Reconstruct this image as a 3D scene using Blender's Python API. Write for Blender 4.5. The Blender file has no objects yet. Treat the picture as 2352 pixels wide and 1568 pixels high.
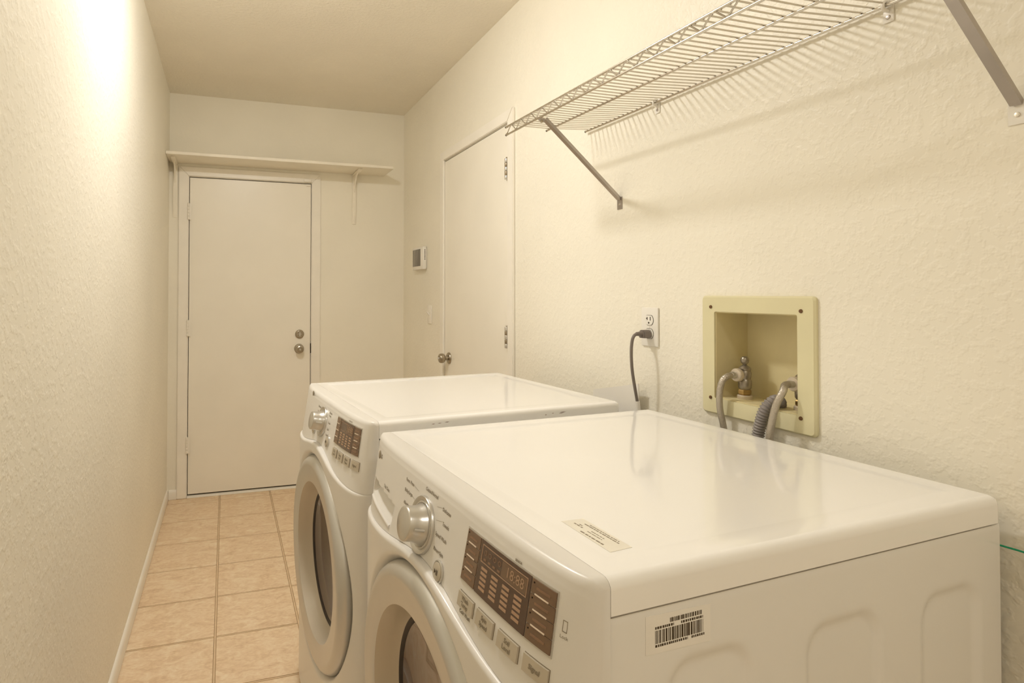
import bpy, bmesh, math, random
from mathutils import Vector, Matrix

random.seed(7)
scene = bpy.context.scene
COL = scene.collection

# ------------------------------------------------------------------ camera
cam_d = bpy.data.cameras.new('camera'); cam = bpy.data.objects.new('camera', cam_d); COL.objects.link(cam)
F_PX, CX, CY = 1329.1766, 929.9413, 654.511
YAW, PITCH, ROLL, CAM_H = 0.2993, 0.015, 0.0024, 1.2998
cam_d.sensor_fit = 'HORIZONTAL'; cam_d.sensor_width = 36.0
cam_d.lens = F_PX / 2352 * 36.0
cam_d.shift_x = (1176 - CX) / 2352
cam_d.shift_y = (CY - 784) / 2352
cam_d.clip_start = 0.02
fw = Vector((math.sin(YAW) * math.cos(PITCH), math.cos(YAW) * math.cos(PITCH), math.sin(PITCH)))
rt = Vector((math.cos(YAW), -math.sin(YAW), 0)); up = rt.cross(fw)
r2 = math.cos(ROLL) * rt + math.sin(ROLL) * up; u2 = -math.sin(ROLL) * rt + math.cos(ROLL) * up
cam.matrix_world = Matrix(((r2.x, u2.x, -fw.x, 0), (r2.y, u2.y, -fw.y, 0), (r2.z, u2.z, -fw.z, CAM_H), (0, 0, 0, 1)))
scene.camera = cam

# ------------------------------------------------------------------ world, exposure
world = bpy.data.worlds.new('world'); scene.world = world; world.use_nodes = True
world.node_tree.nodes['Background'].inputs[0].default_value = (1.0, 0.9, 0.75, 1)
world.node_tree.nodes['Background'].inputs[1].default_value = 0.2
scene.view_settings.view_transform = 'Standard'; scene.view_settings.look = 'None'
scene.view_settings.gamma = 1.0; scene.view_settings.use_curve_mapping = False
scene.view_settings.exposure = 0.13
scene.cycles.max_bounces = 9; scene.cycles.diffuse_bounces = 7; scene.cycles.glossy_bounces = 3
LAMP_COL = (1.0, 0.978, 0.935)
LAMP_STRENGTH = 205.0       # opal dome over the machines
FILL_STRENGTH = 31.0      # unseen fill dome added behind the camera to brighten the room

# ------------------------------------------------------------------ room numbers
XL, XR, YB, ZC, YF = -0.3505, 1.2062, 3.9394, 2.5727, -1.30

# ------------------------------------------------------------------ materials
def mat(name, base, rough=0.5, metal=0.0, spec=0.5, coat=0.0, emit=None, estr=0.0, trans=0.0, ior=1.45,
        var=0.0, vscale=6.0, bump=0.0, bscale=60.0, bdist=0.003, bdetail=3.0, ramp=None, stretch=None, sss=0.0):
    m = bpy.data.materials.new(name); m.use_nodes = True
    nt = m.node_tree; b = nt.nodes['Principled BSDF']
    b.inputs['Base Color'].default_value = (*base, 1); b.inputs['Roughness'].default_value = rough
    b.inputs['Metallic'].default_value = metal; b.inputs['Specular IOR Level'].default_value = spec
    b.inputs['Coat Weight'].default_value = coat; b.inputs['Coat Roughness'].default_value = 0.05
    b.inputs['Transmission Weight'].default_value = trans; b.inputs['IOR'].default_value = ior
    if emit: b.inputs['Emission Color'].default_value = (*emit, 1); b.inputs['Emission Strength'].default_value = estr
    geo = nt.nodes.new('ShaderNodeNewGeometry')
    vec = geo.outputs['Position']
    if stretch:
        mp = nt.nodes.new('ShaderNodeMapping'); mp.inputs['Scale'].default_value = stretch
        nt.links.new(vec, mp.inputs['Vector']); vec = mp.outputs['Vector']
    if var > 0:
        n = nt.nodes.new('ShaderNodeTexNoise'); n.inputs['Scale'].default_value = vscale; n.inputs['Detail'].default_value = 4
        nt.links.new(vec, n.inputs['Vector'])
        r = nt.nodes.new('ShaderNodeValToRGB')
        r.color_ramp.elements[0].position = 0.3; r.color_ramp.elements[1].position = 0.7
        r.color_ramp.elements[0].color = (*[c * (1 - var) for c in base], 1)
        r.color_ramp.elements[1].color = (*[min(1, c * (1 + var)) for c in base], 1)
        nt.links.new(n.outputs['Fac'], r.inputs['Fac']); nt.links.new(r.outputs['Color'], b.inputs['Base Color'])
    if bump > 0:
        n = nt.nodes.new('ShaderNodeTexNoise'); n.inputs['Scale'].default_value = bscale; n.inputs['Detail'].default_value = bdetail
        nt.links.new(vec, n.inputs['Vector'])
        src = n.outputs['Fac']
        if ramp:
            r = nt.nodes.new('ShaderNodeValToRGB'); r.color_ramp.interpolation = 'EASE'
            r.color_ramp.elements[0].position = ramp[0]; r.color_ramp.elements[1].position = ramp[1]
            nt.links.new(src, r.inputs['Fac']); src = r.outputs['Color']
        bp = nt.nodes.new('ShaderNodeBump'); bp.inputs['Strength'].default_value = bump; bp.inputs['Distance'].default_value = bdist
        nt.links.new(src, bp.inputs['Height']); nt.links.new(bp.outputs['Normal'], b.inputs['Normal'])
    return m

WALL = (0.865, 0.825, 0.72)
M = {}
M['wall'] = mat('wall_paint', WALL, 0.42, spec=0.45, var=0.03, vscale=2.2, bump=0.22, bscale=58, bdist=0.0035, bdetail=2.5, ramp=(0.45, 0.66))
M['wall_smooth'] = mat('wall_paint_light_texture', WALL, 0.5, spec=0.4, var=0.03, vscale=2.0, bump=0.12, bscale=45, bdist=0.002, ramp=(0.4, 0.7))
M['ceil'] = mat('ceiling_paint', (0.87, 0.82, 0.72), 0.7, spec=0.2, var=0.03, vscale=2.0, bump=0.35, bscale=70, bdist=0.003, ramp=(0.42, 0.68))
M['trim'] = mat('trim_paint', (0.88, 0.84, 0.76), 0.35, var=0.02, vscale=9, bump=0.05, bscale=120, bdist=0.001)
M['door'] = mat('door_paint', (0.88, 0.84, 0.75), 0.32, var=0.025, vscale=3.0, bump=0.05, bscale=90, bdist=0.001)
M['shelfpaint'] = mat('shelf_paint', (0.87, 0.82, 0.71), 0.45, var=0.03, vscale=8, bump=0.06, bscale=150, bdist=0.001)
M['gap'] = mat('dark_gap', (0.03, 0.02, 0.012), 0.9, spec=0.1)
M['tilebase'] = mat('vinyl_joint', (0.50, 0.35, 0.20), 0.5, var=0.1, vscale=20)
M['strip'] = mat('vinyl_strip', (0.74, 0.57, 0.38), 0.4, var=0.08, vscale=25)
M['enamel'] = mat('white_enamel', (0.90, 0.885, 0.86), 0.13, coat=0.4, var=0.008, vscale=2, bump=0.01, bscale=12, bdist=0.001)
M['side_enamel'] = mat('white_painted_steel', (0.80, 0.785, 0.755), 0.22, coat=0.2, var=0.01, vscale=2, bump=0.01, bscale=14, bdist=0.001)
M['plastic'] = mat('white_plastic', (0.74, 0.715, 0.675), 0.30, coat=0.15, var=0.01, vscale=3, bump=0.01, bscale=200, bdist=0.0005)
M['silver'] = mat('silver_plastic', (0.62, 0.60, 0.56), 0.28, metal=0.75, var=0.02, vscale=10)
M['ring'] = mat('silver_door_ring', (0.60, 0.59, 0.56), 0.30, metal=0.65, coat=0.2, var=0.02, vscale=4)
M['ring_in'] = mat('champagne_door_ring', (0.56, 0.50, 0.41), 0.38, metal=0.25, var=0.03, vscale=4)
M['glass'] = mat('tinted_door_glass', (0.075, 0.038, 0.022), 0.04, spec=0.8, coat=1.0, var=0.05, vscale=5)
M['gasket'] = mat('dark_gasket', (0.03, 0.02, 0.015), 0.4, var=0.1, vscale=10)
M['brown'] = mat('brown_display_keys', (0.17, 0.10, 0.055), 0.25, coat=0.4, var=0.04, vscale=10)
M['dbrown'] = mat('brown_display_window', (0.085, 0.042, 0.021), 0.12, coat=0.6, var=0.04, vscale=10)
M['dprint'] = mat('tan_display_print', (0.42, 0.27, 0.17), 0.4, var=0.03, vscale=20)
M['dprint_dim'] = mat('dim_display_print', (0.25, 0.145, 0.085), 0.4, var=0.03, vscale=20)
M['keybar'] = mat('pale_key_bar', (0.78, 0.65, 0.52), 0.4, var=0.02, vscale=20)
M['button'] = mat('beige_button', (0.53, 0.47, 0.375), 0.32, metal=0.15, var=0.02, vscale=30)
M['ink'] = mat('grey_ink', (0.26, 0.215, 0.15), 0.6, var=0.03, vscale=30)
M['ink_dark'] = mat('dark_ink', (0.06, 0.04, 0.02), 0.6, var=0.03, vscale=30)
M['paper'] = mat('paper_label', (0.82, 0.78, 0.68), 0.55, var=0.02, vscale=20)
M['label'] = mat('pale_label_paper', (0.84, 0.81, 0.76), 0.45, var=0.02, vscale=20)
M['sheet'] = mat('white_sheet', (0.80, 0.77, 0.72), 0.45, var=0.02, vscale=6)
M['chrome'] = mat('chrome_wire', (0.70, 0.66, 0.60), 0.22, metal=1.0, var=0.03, vscale=15)
M['steel'] = mat('brace_steel', (0.46, 0.42, 0.39), 0.35, metal=0.9, var=0.05, vscale=15)
M['capdark'] = mat('dark_rod_end', (0.10, 0.075, 0.05), 0.5, var=0.05, vscale=20)
M['nickel'] = mat('aged_nickel', (0.42, 0.37, 0.29), 0.3, metal=0.95, var=0.06, vscale=30)
M['hinge'] = mat('hinge_metal', (0.33, 0.27, 0.19), 0.4, metal=0.7, var=0.1, vscale=30)
M['plate'] = mat('outlet_plastic', (0.83, 0.80, 0.74), 0.3, var=0.01, vscale=20)
M['almond'] = mat('almond_plastic', (0.72, 0.67, 0.44), 0.35, var=0.03, vscale=8, bump=0.03, bscale=80, bdist=0.001)
M['almond_in'] = mat('almond_box_inside', (0.68, 0.60, 0.36), 0.45, var=0.06, vscale=9)
M['brass'] = mat('brass', (0.50, 0.34, 0.14), 0.3, metal=1.0, var=0.1, vscale=40)
M['nut'] = mat('tan_hose_nut', (0.62, 0.54, 0.43), 0.4, metal=0.3, var=0.05, vscale=30)
M['valve'] = mat('grey_valve_metal', (0.34, 0.30, 0.245), 0.35, metal=0.8, var=0.15, vscale=60)
M['cord'] = mat('grey_cord_rubber', (0.20, 0.17, 0.15), 0.45, var=0.04, vscale=20)
M['corr'] = mat('grey_corrugated_hose', (0.26, 0.235, 0.225), 0.45, var=0.05, vscale=30)
M['green'] = mat('green_wire_jacket', (0.01, 0.30, 0.15), 0.4, var=0.03, vscale=20)
M['screen'] = mat('grey_lcd_screen', (0.145, 0.13, 0.11), 0.25, coat=0.3, var=0.03, vscale=20)
M['rust'] = mat('rusty_screw', (0.16, 0.085, 0.04), 0.5, metal=0.5, var=0.2, vscale=150)
M['scuff'] = mat('scuff_mark', (0.20, 0.12, 0.08), 0.7, var=0.2, vscale=80)
M['dome'] = mat('opal_glass', (0.9, 0.88, 0.82), 0.3, emit=LAMP_COL, estr=LAMP_STRENGTH)
M['fill_dome'] = mat('fill_dome_glow', (0.9, 0.88, 0.82), 0.3, emit=LAMP_COL, estr=FILL_STRENGTH)
# braided hose: woven metallic look
def braid():
    m = mat('braided_steel', (0.50, 0.455, 0.39), 0.38, metal=0.75)
    nt = m.node_tree; b = nt.nodes['Principled BSDF']
    w = nt.nodes.new('ShaderNodeTexVoronoi'); w.inputs['Scale'].default_value = 420
    g = nt.nodes.new('ShaderNodeNewGeometry'); nt.links.new(g.outputs['Position'], w.inputs['Vector'])
    bp = nt.nodes.new('ShaderNodeBump'); bp.inputs['Strength'].default_value = 0.6; bp.inputs['Distance'].default_value = 0.001
    nt.links.new(w.outputs['Distance'], bp.inputs['Height']); nt.links.new(bp.outputs['Normal'], b.inputs['Normal'])
    return m
M['braid'] = braid()
def tilemat():
    m = bpy.data.materials.new('vinyl_tile'); m.use_nodes = True; nt = m.node_tree; b = nt.nodes['Principled BSDF']
    g = nt.nodes.new('ShaderNodeNewGeometry')
    mp = nt.nodes.new('ShaderNodeMapping'); mp.inputs['Scale'].default_value = (1.0, 1.7, 1.0)
    nt.links.new(g.outputs['Position'], mp.inputs['Vector'])
    n1 = nt.nodes.new('ShaderNodeTexNoise'); n1.inputs['Scale'].default_value = 14; n1.inputs['Detail'].default_value = 8; n1.inputs['Roughness'].default_value = 0.65; n1.inputs['Distortion'].default_value = 1.2
    n2 = nt.nodes.new('ShaderNodeTexNoise'); n2.inputs['Scale'].default_value = 70; n2.inputs['Detail'].default_value = 4
    nt.links.new(mp.outputs['Vector'], n1.inputs['Vector']); nt.links.new(mp.outputs['Vector'], n2.inputs['Vector'])
    mx = nt.nodes.new('ShaderNodeMix'); mx.inputs[0].default_value = 0.3
    nt.links.new(n1.outputs['Fac'], mx.inputs[2]); nt.links.new(n2.outputs['Fac'], mx.inputs[3])
    r = nt.nodes.new('ShaderNodeValToRGB')
    e = r.color_ramp.elements
    e[0].position = 0.34; e[0].color = (0.68, 0.48, 0.30, 1)
    e[1].position = 0.66; e[1].color = (0.90, 0.76, 0.56, 1)
    k = e.new(0.5); k.color = (0.81, 0.62, 0.42, 1)
    nt.links.new(mx.outputs[0], r.inputs['Fac']); nt.links.new(r.outputs['Color'], b.inputs['Base Color'])
    b.inputs['Roughness'].default_value = 0.38
    bp = nt.nodes.new('ShaderNodeBump'); bp.inputs['Strength'].default_value = 0.08; bp.inputs['Distance'].default_value = 0.002
    nt.links.new(n2.outputs['Fac'], bp.inputs['Height']); nt.links.new(bp.outputs['Normal'], b.inputs['Normal'])
    return m
M['tile'] = tilemat()

# ------------------------------------------------------------------ object helpers
def obj(name, me, m, parent=None, smooth=None, loc=None):
    if isinstance(me, bmesh.types.BMesh):
        bm = me; bmesh.ops.recalc_face_normals(bm, faces=bm.faces)
        me = bpy.data.meshes.new(name); bm.to_mesh(me); bm.free()
    if smooth is not None:
        me.polygons.foreach_set('use_smooth', [True] * len(me.polygons))
        me.set_sharp_from_angle(angle=math.radians(smooth))
    if len(me.materials) == 0: me.materials.append(M[m] if isinstance(m, str) else m)
    o = bpy.data.objects.new(name, me); COL.objects.link(o)
    if parent: o.parent = parent
    if loc is not None: o.location = loc
    return o
def empty(name, loc, rz=0.0):
    o = bpy.data.objects.new(name, None); COL.objects.link(o); o.location = loc; o.rotation_euler = (0, 0, rz); o.empty_display_size = 0.05
    return o
def tag(o, label, cat, group=None):
    o['label'] = label; o['category'] = cat
    if group: o['group'] = group
    return o
def struct(o, label=None):
    o['kind'] = 'structure'
    if label: o['label'] = label
    return o
def box(bm, x0, x1, y0, y1, z0, z1, bev=0.0, seg=2):
    vs = [bm.verts.new(p) for p in ((x0, y0, z0), (x1, y0, z0), (x1, y1, z0), (x0, y1, z0), (x0, y0, z1), (x1, y0, z1), (x1, y1, z1), (x0, y1, z1))]
    fs = [bm.faces.new([vs[i] for i in f]) for f in ((0, 3, 2, 1), (4, 5, 6, 7), (0, 1, 5, 4), (1, 2, 6, 5), (2, 3, 7, 6), (3, 0, 4, 7))]
    if bev > 0:
        es = list({e for f in fs for e in f.edges})
        bmesh.ops.bevel(bm, geom=es, offset=bev, segments=seg, affect='EDGES', profile=0.5, clamp_overlap=True)
    return bm
def bxo(name, m, parent, x0, x1, y0, y1, z0, z1, bev=0.0, seg=2, smooth=40):
    return obj(name, box(bmesh.new(), x0, x1, y0, y1, z0, z1, bev, seg), m, parent, smooth if bev else None)
def tube(bm, pts, r, seg=10, caps=True, radii=None):
    pts = [Vector(p) for p in pts]; n = len(pts); rings = []
    t0 = (pts[1] - pts[0]).normalized()
    ref = Vector((0, 0, 1)) if abs(t0.z) < 0.9 else Vector((1, 0, 0))
    nrm = t0.cross(ref).normalized()
    for i in range(n):
        t = (pts[min(i + 1, n - 1)] - pts[max(i - 1, 0)]).normalized()
        nrm = (nrm - t * nrm.dot(t)).normalized(); bi = t.cross(nrm)
        rr = radii[i] if radii else r
        rings.append([bm.verts.new(pts[i] + rr * (math.cos(2 * math.pi * k / seg) * nrm + math.sin(2 * math.pi * k / seg) * bi)) for k in range(seg)])
    for a, b in zip(rings, rings[1:]):
        for k in range(seg): bm.faces.new((a[k], a[(k + 1) % seg], b[(k + 1) % seg], b[k]))
    if caps: bm.faces.new(rings[0]); bm.faces.new(rings[-1][::-1])
    return bm
def spline(pts, n=8):
    P = [Vector(p) for p in pts]; P = [2 * P[0] - P[1]] + P + [2 * P[-1] - P[-2]]; out = []
    for i in range(1, len(P) - 2):
        for k in range(n):
            t = k / n; a, b, c, d = P[i - 1:i + 3]
            out.append(0.5 * ((2 * b) + (c - a) * t + (2 * a - 5 * b + 4 * c - d) * t * t + (3 * b - a - 3 * c + d) * t ** 3))
    out.append(P[-2]); return out
def lathe(bm, prof, org, axis, seg=32, close=True):
    """prof: list of (radius, distance along axis)"""
    org = Vector(org); ax = Vector(axis).normalized()
    ref = Vector((0, 0, 1)) if abs(ax.z) < 0.9 else Vector((1, 0, 0))
    e1 = ax.cross(ref).normalized(); e2 = ax.cross(e1); rings = []
    for r, d in prof:
        if r < 1e-6: rings.append([bm.verts.new(org + ax * d)])
        else: rings.append([bm.verts.new(org + ax * d + r * (math.cos(2 * math.pi * k / seg) * e1 + math.sin(2 * math.pi * k / seg) * e2)) for k in range(seg)])
    for a, b in zip(rings, rings[1:]):
        for k in range(seg):
            if len(a) == 1 and len(b) == 1: break
            if len(a) == 1: bm.faces.new((a[0], b[(k + 1) % seg], b[k]))
            elif len(b) == 1: bm.faces.new((a[k], a[(k + 1) % seg], b[0]))
            else: bm.faces.new((a[k], a[(k + 1) % seg], b[(k + 1) % seg], b[k]))
    if close:
        if len(rings[0]) > 1: bm.faces.new(rings[0])
        if len(rings[-1]) > 1: bm.faces.new(rings[-1][::-1])
    return bm
def prism(bm, outline, d0, d1, fn):
    """extrude a 2D outline between two depths; fn(a, b, d) -> point"""
    A = [bm.verts.new(fn(a, b, d0)) for a, b in outline]; B = [bm.verts.new(fn(a, b, d1)) for a, b in outline]
    bm.faces.new(A); bm.faces.new(B[::-1]); n = len(A)
    for i in range(n): bm.faces.new((A[i], B[i], B[(i + 1) % n], A[(i + 1) % n]))
    return bm
def sstep(a, b, x):
    t = min(1, max(0, (x - a) / (b - a))); return t * t * (3 - 2 * t)

# ------------------------------------------------------------------ room shell
def wall_slab(name, m, ax, lines_a, lines_b, holes, coord, th, flip):
    """flat wall with rectangular holes, real thickness; ax 'x' -> plane x=coord (a=y,b=z); ax 'y' -> (a=x,b=z); ax 'z' -> (a=x,b=y)"""
    bm = bmesh.new(); V = {}
    def P(a, b, d):
        c = coord + d * flip
        return {'x': (c, a, b), 'y': (a, c, b), 'z': (a, b, c)}[ax]
    def g(a, b, d):
        k = (round(a, 5), round(b, 5), d)
        if k not in V: V[k] = bm.verts.new(P(a, b, d))
        return V[k]
    cells = {}
    for i in range(len(lines_a) - 1):
        for j in range(len(lines_b) - 1):
            ca, cb = (lines_a[i] + lines_a[i + 1]) / 2, (lines_b[j] + lines_b[j + 1]) / 2
            cells[i, j] = not any(h[0] < ca < h[1] and h[2] < cb < h[3] for h in holes)
    for (i, j), on in cells.items():
        if not on: continue
        a0, a1, b0, b1 = lines_a[i], lines_a[i + 1], lines_b[j], lines_b[j + 1]
        for d in (0, th): bm.faces.new((g(a0, b0, d), g(a1, b0, d), g(a1, b1, d), g(a0, b1, d)))
        for (di, dj, p, q) in ((-1, 0, (a0, b0), (a0, b1)), (1, 0, (a1, b0), (a1, b1)), (0, -1, (a0, b0), (a1, b0)), (0, 1, (a0, b1), (a1, b1))):
            if not cells.get((i + di, j + dj), False):
                bm.faces.new((g(*p, 0), g(*q, 0), g(*q, th), g(*p, th)))
    return struct(obj(name, bm, m))

D1 = dict(x0=-0.234, x1=0.552, z0=0.0, z1=2.050)      # end door opening
D2 = dict(y0=2.326, y1=3.122, z0=0.0, z1=2.070)       # side door opening
BX = dict(y0=0.960, y1=1.188, z0=1.034, z1=1.257)     # valve box opening
floor = wall_slab('floor', 'tilebase', 'z', [XL - .1, XR + .1], [YF - .1, YB + .1], [], -0.0022, 0.10, -1)
wall_slab('ceiling', 'ceil', 'z', [XL - .1, XR + .1], [YF - .1, YB + .1], [], ZC, 0.10, 1)
wall_slab('wall_left', 'wall', 'x', [YF, YB], [0, ZC], [], XL, 0.10, -1)
wall_slab('wall_front', 'wall_smooth', 'y', [XL - .1, XR + .1], [0, ZC], [], YF, 0.10, -1)
wall_slab('wall_back', 'wall_smooth', 'y', [XL - .1, D1['x0'], D1['x1'], XR + .1], [0, D1['z1'], ZC], [(D1['x0'], D1['x1'], 0, D1['z1'])], YB, 0.12, 1)
wall_slab('wall_right', 'wall', 'x', [YF, BX['y0'], BX['y1'], D2['y0'], D2['y1'], YB], [0, BX['z0'], BX['z1'], D2['z1'], ZC],
          [(D2['y0'], D2['y1'], 0, D2['z1']), (BX['y0'], BX['y1'], BX['z0'], BX['z1'])], XR, 0.12, 1)
# vinyl tiles with their narrow border strips
TX, TY, GAP = 0.3135, 0.3048, 0.0105
xs = [XL]; x = -0.0315 - TX * 1
while x < XL + 0.02: x += TX
while x < XR: xs.append(x); x += TX
xs.append(XR)
ys = [YB]; y = 3.8475
while y > YF: ys.append(y); y -= TY
ys.append(YF); ys = ys[::-1]
tile_me = {}
for i in range(len(xs) - 1):
    for j in range(len(ys) - 1):
        a0 = xs[i] + (GAP / 2 if i else 0); a1 = xs[i + 1] - (GAP / 2 if i < len(xs) - 2 else 0)
        b0 = ys[j] + (GAP / 2 if j else 0); b1 = ys[j + 1] - (GAP / 2 if j < len(ys) - 2 else 0)
        key = (round(a1 - a0, 4), round(b1 - b0, 4))
        if key not in tile_me:
            bm = box(bmesh.new(), 0, key[0], 0, key[1], -0.0022, 0.0, 0.0007, 1)
            me = bpy.data.meshes.new('tile'); bmesh.ops.recalc_face_normals(bm, faces=bm.faces); bm.to_mesh(me); bm.free(); me.materials.append(M['tile']); tile_me[key] = me
        obj('tile', tile_me[key], 'tile', floor, loc=(a0, b0, 0))
for xx in xs[1:-1]: bxo('tile_border', 'strip', floor, xx - 0.0024, xx + 0.0024, YF, YB, -0.0022, -0.0004)
for yy in ys[1:-1]:
    for i in range(len(xs) - 1):
        bxo('tile_border', 'strip', floor, xs[i] + 0.006, xs[i + 1] - 0.006, yy - 0.0022, yy + 0.0022, -0.0022, -0.0005)

# baseboards with a rounded top
def baseboard(name, fn, length):
    bm = bmesh.new()
    prof = [(0, 0), (0.011, 0), (0.0115, 0.03), (0.0105, 0.044), (0.0075, 0.053), (0.003, 0.058), (0, 0.059)]
    A = [bm.verts.new(fn(0, d, z)) for d, z in prof]; B = [bm.verts.new(fn(length, d, z)) for d, z in prof]
    bm.faces.new(A); bm.faces.new(B[::-1])
    for i in range(len(prof)):
        k = (i + 1) % len(prof); bm.faces.new((A[i], B[i], B[k], A[k]))
    return struct(obj(name, bm, 'trim', smooth=35))
baseboard('baseboard_left', lambda t, d, z: (XL + d, YF + t, z + 0.0035), YB - YF)
baseboard('baseboard_back', lambda t, d, z: (XL + 0.012 + t, YB - d, z + 0.001), 0.046)
baseboard('baseboard_right', lambda t, d, z: (XR - d, YF + t, z + 0.001), 2.268 - YF)

# ------------------------------------------------------------------ doors and casings
def casing(name, fn, a0, a1, w, ztop, depth):
    """mitred casing around an opening a0..a1 x 0..ztop, fn(a, z, d) -> point"""
    def leg(part, pts, parent):
        bm = bmesh.new(); prism(bm, pts, 0, depth, lambda a, z, d: fn(a, z, d))
        bmesh.ops.bevel(bm, geom=bm.edges[:], offset=0.003, segments=2, affect='EDGES', clamp_overlap=True)
        return obj(part, bm, 'trim', parent, 40)
    root = struct(empty(name, fn(a0, 0, 0)))
    def sh(fn0):
        return fn0
    o = [leg('casing_leg', [(a0 - w, 0.001), (a0, 0.001), (a0, ztop), (a0 - w, ztop + w)], None),
         leg('casing_leg', [(a1, 0.001), (a1 + w, 0.001), (a1 + w, ztop + w), (a1, ztop)], None),
         leg('casing_head', [(a0 - w + .0006, ztop + w), (a0 + .0006, ztop), (a1 - .0006, ztop), (a1 + w - .0006, ztop + w)], None)]
    for c in o:
        c.parent = root; c.matrix_parent_inverse = Matrix.Translation(root.location).inverted()
    return root
casing('trim_1', lambda a, z, d: (a, YB - d, z), D1['x0'], D1['x1'], 0.058, D1['z1'], 0.014)
casing('trim_2', lambda a, z, d: (XR - d, a, z), D2['y0'], D2['y1'], 0.052, D2['z1'], 0.013)
# jamb linings (dark line of the reveal behind each slab)
def jamb(name, fn, a0, a1, ztop):
    root = struct(empty(name, (0, 0, 0)))
    for (p0, p1, q0, q1) in ((a0, a0 + 0.003, 0, ztop), (a1 - 0.003, a1, 0, ztop), (a0 + 0.003, a1 - 0.003, ztop - 0.003, ztop)):
        bm = bmesh.new(); prism(bm, [(p0, q0), (p1, q0), (p1, q1), (p0, q1)], 0.0, 0.11, fn); obj('jamb_board', bm, 'trim', root)
    bm = bmesh.new(); prism(bm, [(a0, 0), (a1, 0), (a1, ztop), (a0, ztop)], 0.105, 0.115, fn); obj('jamb_back', bm, 'gap', root)
    return root
jamb('trim_3', lambda a, z, d: (a, YB + d, z), D1['x0'], D1['x1'], D1['z1'])
jamb('trim_4', lambda a, z, d: (XR + d, a, z), D2['y0'], D2['y1'], D2['z1'])
# threshold strip under the end door
th = bmesh.new(); prism(th, [(0, 0), (0.045, 0), (0.040, 0.009), (0.012, 0.011), (0.0, 0.004)], D1['x0'] + .004, D1['x1'] - .004, lambda a, b, d: (d, YB - 0.012 + a, b + 0.0005))
struct(obj('trim_5', th, 'trim', smooth=40), 'pale metal threshold strip under the end door')

def hinge(parent, fn, z0, z1, m='trim', kr=1.0):
    """fn(a, d, z): a across, d towards the room"""
    h = empty('hinge', (0, 0, 0)); h.parent = parent; h.matrix_parent_inverse = Matrix.Translation(parent.location).inverted()
    n = 5; L = (z1 - z0) / n
    for k in range(n):
        bm = bmesh.new(); lathe(bm, [(0.0058 * kr, z0 + k * L + 0.0006), (0.0062 * kr, z0 + k * L + 0.0015), (0.0062 * kr, z0 + (k + 1) * L - 0.0015), (0.0058 * kr, z0 + (k + 1) * L - 0.0006)], fn(0, 0.0055 * kr, 0), (0, 0, 1), 12)
        obj('knuckle', bm, m if (kr == 1.0 or k % 2) else 'silver', h, 40)
    bm = bmesh.new(); lathe(bm, [(0.004, z1 - 0.001), (0.0052, z1 + 0.002), (0.003, z1 + 0.006), (0, z1 + 0.0065)], fn(0, 0.0055, 0), (0, 0, 1), 12)
    obj('pin', bm, m, h, 40)
    bm = bmesh.new(); a0, a1 = fn(-0.018, 0.0012, z0), fn(0.018, -0.0005, z1)
    box(bm, min(a0[0], a1[0]), max(a0[0], a1[0]), min(a0[1], a1[1]), max(a0[1], a1[1]), z0, z1); obj('leaf', bm, m, h)
    return h
# end door
d1 = struct(empty('door_1', (0.16, YB + 0.02, 0)), 'cream painted flush end door with deadbolt and round knob')
def dchild(o, root):
    o.parent = root; o.matrix_parent_inverse = Matrix.Translation(root.location).inverted(); return o
dchild(bxo('slab', 'door', None, -0.2275, 0.5455, YB - 0.001, YB + 0.036, 0.022, 2.0415, 0.0015, 1), d1)
for z0, z1 in ((1.769, 1.873), (1.026, 1.128), (0.284, 0.387)): hinge(d1, lambda a, d, z: (-0.2335 + a, YB - 0.012 - d, z), z0, z1, 'trim')
def rosette_knob(root, c, ax, kind):
    c = Vector(c)
    k = empty(kind, (0, 0, 0)); dchild(k, root)
    if kind == 'deadbolt':
        obj('rosette', lathe(bmesh.new(), [(0.0295, 0), (0.0295, 0.006), (0.027, 0.010), (0.022, 0.012), (0.0215, 0.011), (0, 0.011)], c, ax, 36), 'nickel', k, 40)
        bm = bmesh.new(); out = [(0.0, 0.019), (0.0042, 0.008), (0.0055, 0.0), (0.0042, -0.008), (0.0, -0.019), (-0.0042, -0.008), (-0.0055, 0.0), (-0.0042, 0.008)]
        prism(bm, out, 0.010, 0.024, lambda a, b, d: (c.x + a, c.y + ax[1] * d, c.z + b)); bmesh.ops.bevel(bm, geom=bm.edges[:], offset=0.0015, segments=2, affect='EDGES', clamp_overlap=True)
        obj('thumb_turn', bm, 'silver', k, 40)
        for s in (-1, 1):
            obj('screw', lathe(bmesh.new(), [(0.0028, 0.011), (0.0028, 0.0125), (0, 0.0132)], c + Vector((s * 0.0115, 0, 0)), ax, 10), 'silver', k, 40)
    else:
        obj('rosette', lathe(bmesh.new(), [(0.0325, 0), (0.0325, 0.004), (0.029, 0.009), (0.017, 0.011), (0.017, 0.010), (0, 0.010)], c, ax, 36), 'nickel', k, 40)
        obj('shank', lathe(bmesh.new(), [(0.0125, 0.009), (0.0110, 0.020), (0.0125, 0.030)], c, ax, 28, False), 'nickel', k, 40)
        obj('knob', lathe(bmesh.new(), [(0.0125, 0.028), (0.021, 0.030), (0.0255, 0.036), (0.0270, 0.044), (0.0265, 0.053), (0.0235, 0.0595), (0.0165, 0.0625), (0.0155, 0.0612), (0, 0.0612)], c, ax, 36), 'nickel', k, 40)
        obj('privacy_button', lathe(bmesh.new(), [(0.0062, 0.061), (0.0062, 0.0665), (0.0045, 0.0685), (0, 0.069)], c, ax, 18), 'silver', k, 40)
    return k
rosette_knob(d1, (0.4735, YB - 0.001, 1.027), (0, -1, 0), 'deadbolt')
rosette_knob(d1, (0.4705, YB - 0.001, 0.929), (0, -1, 0), 'door_knob')
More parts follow.
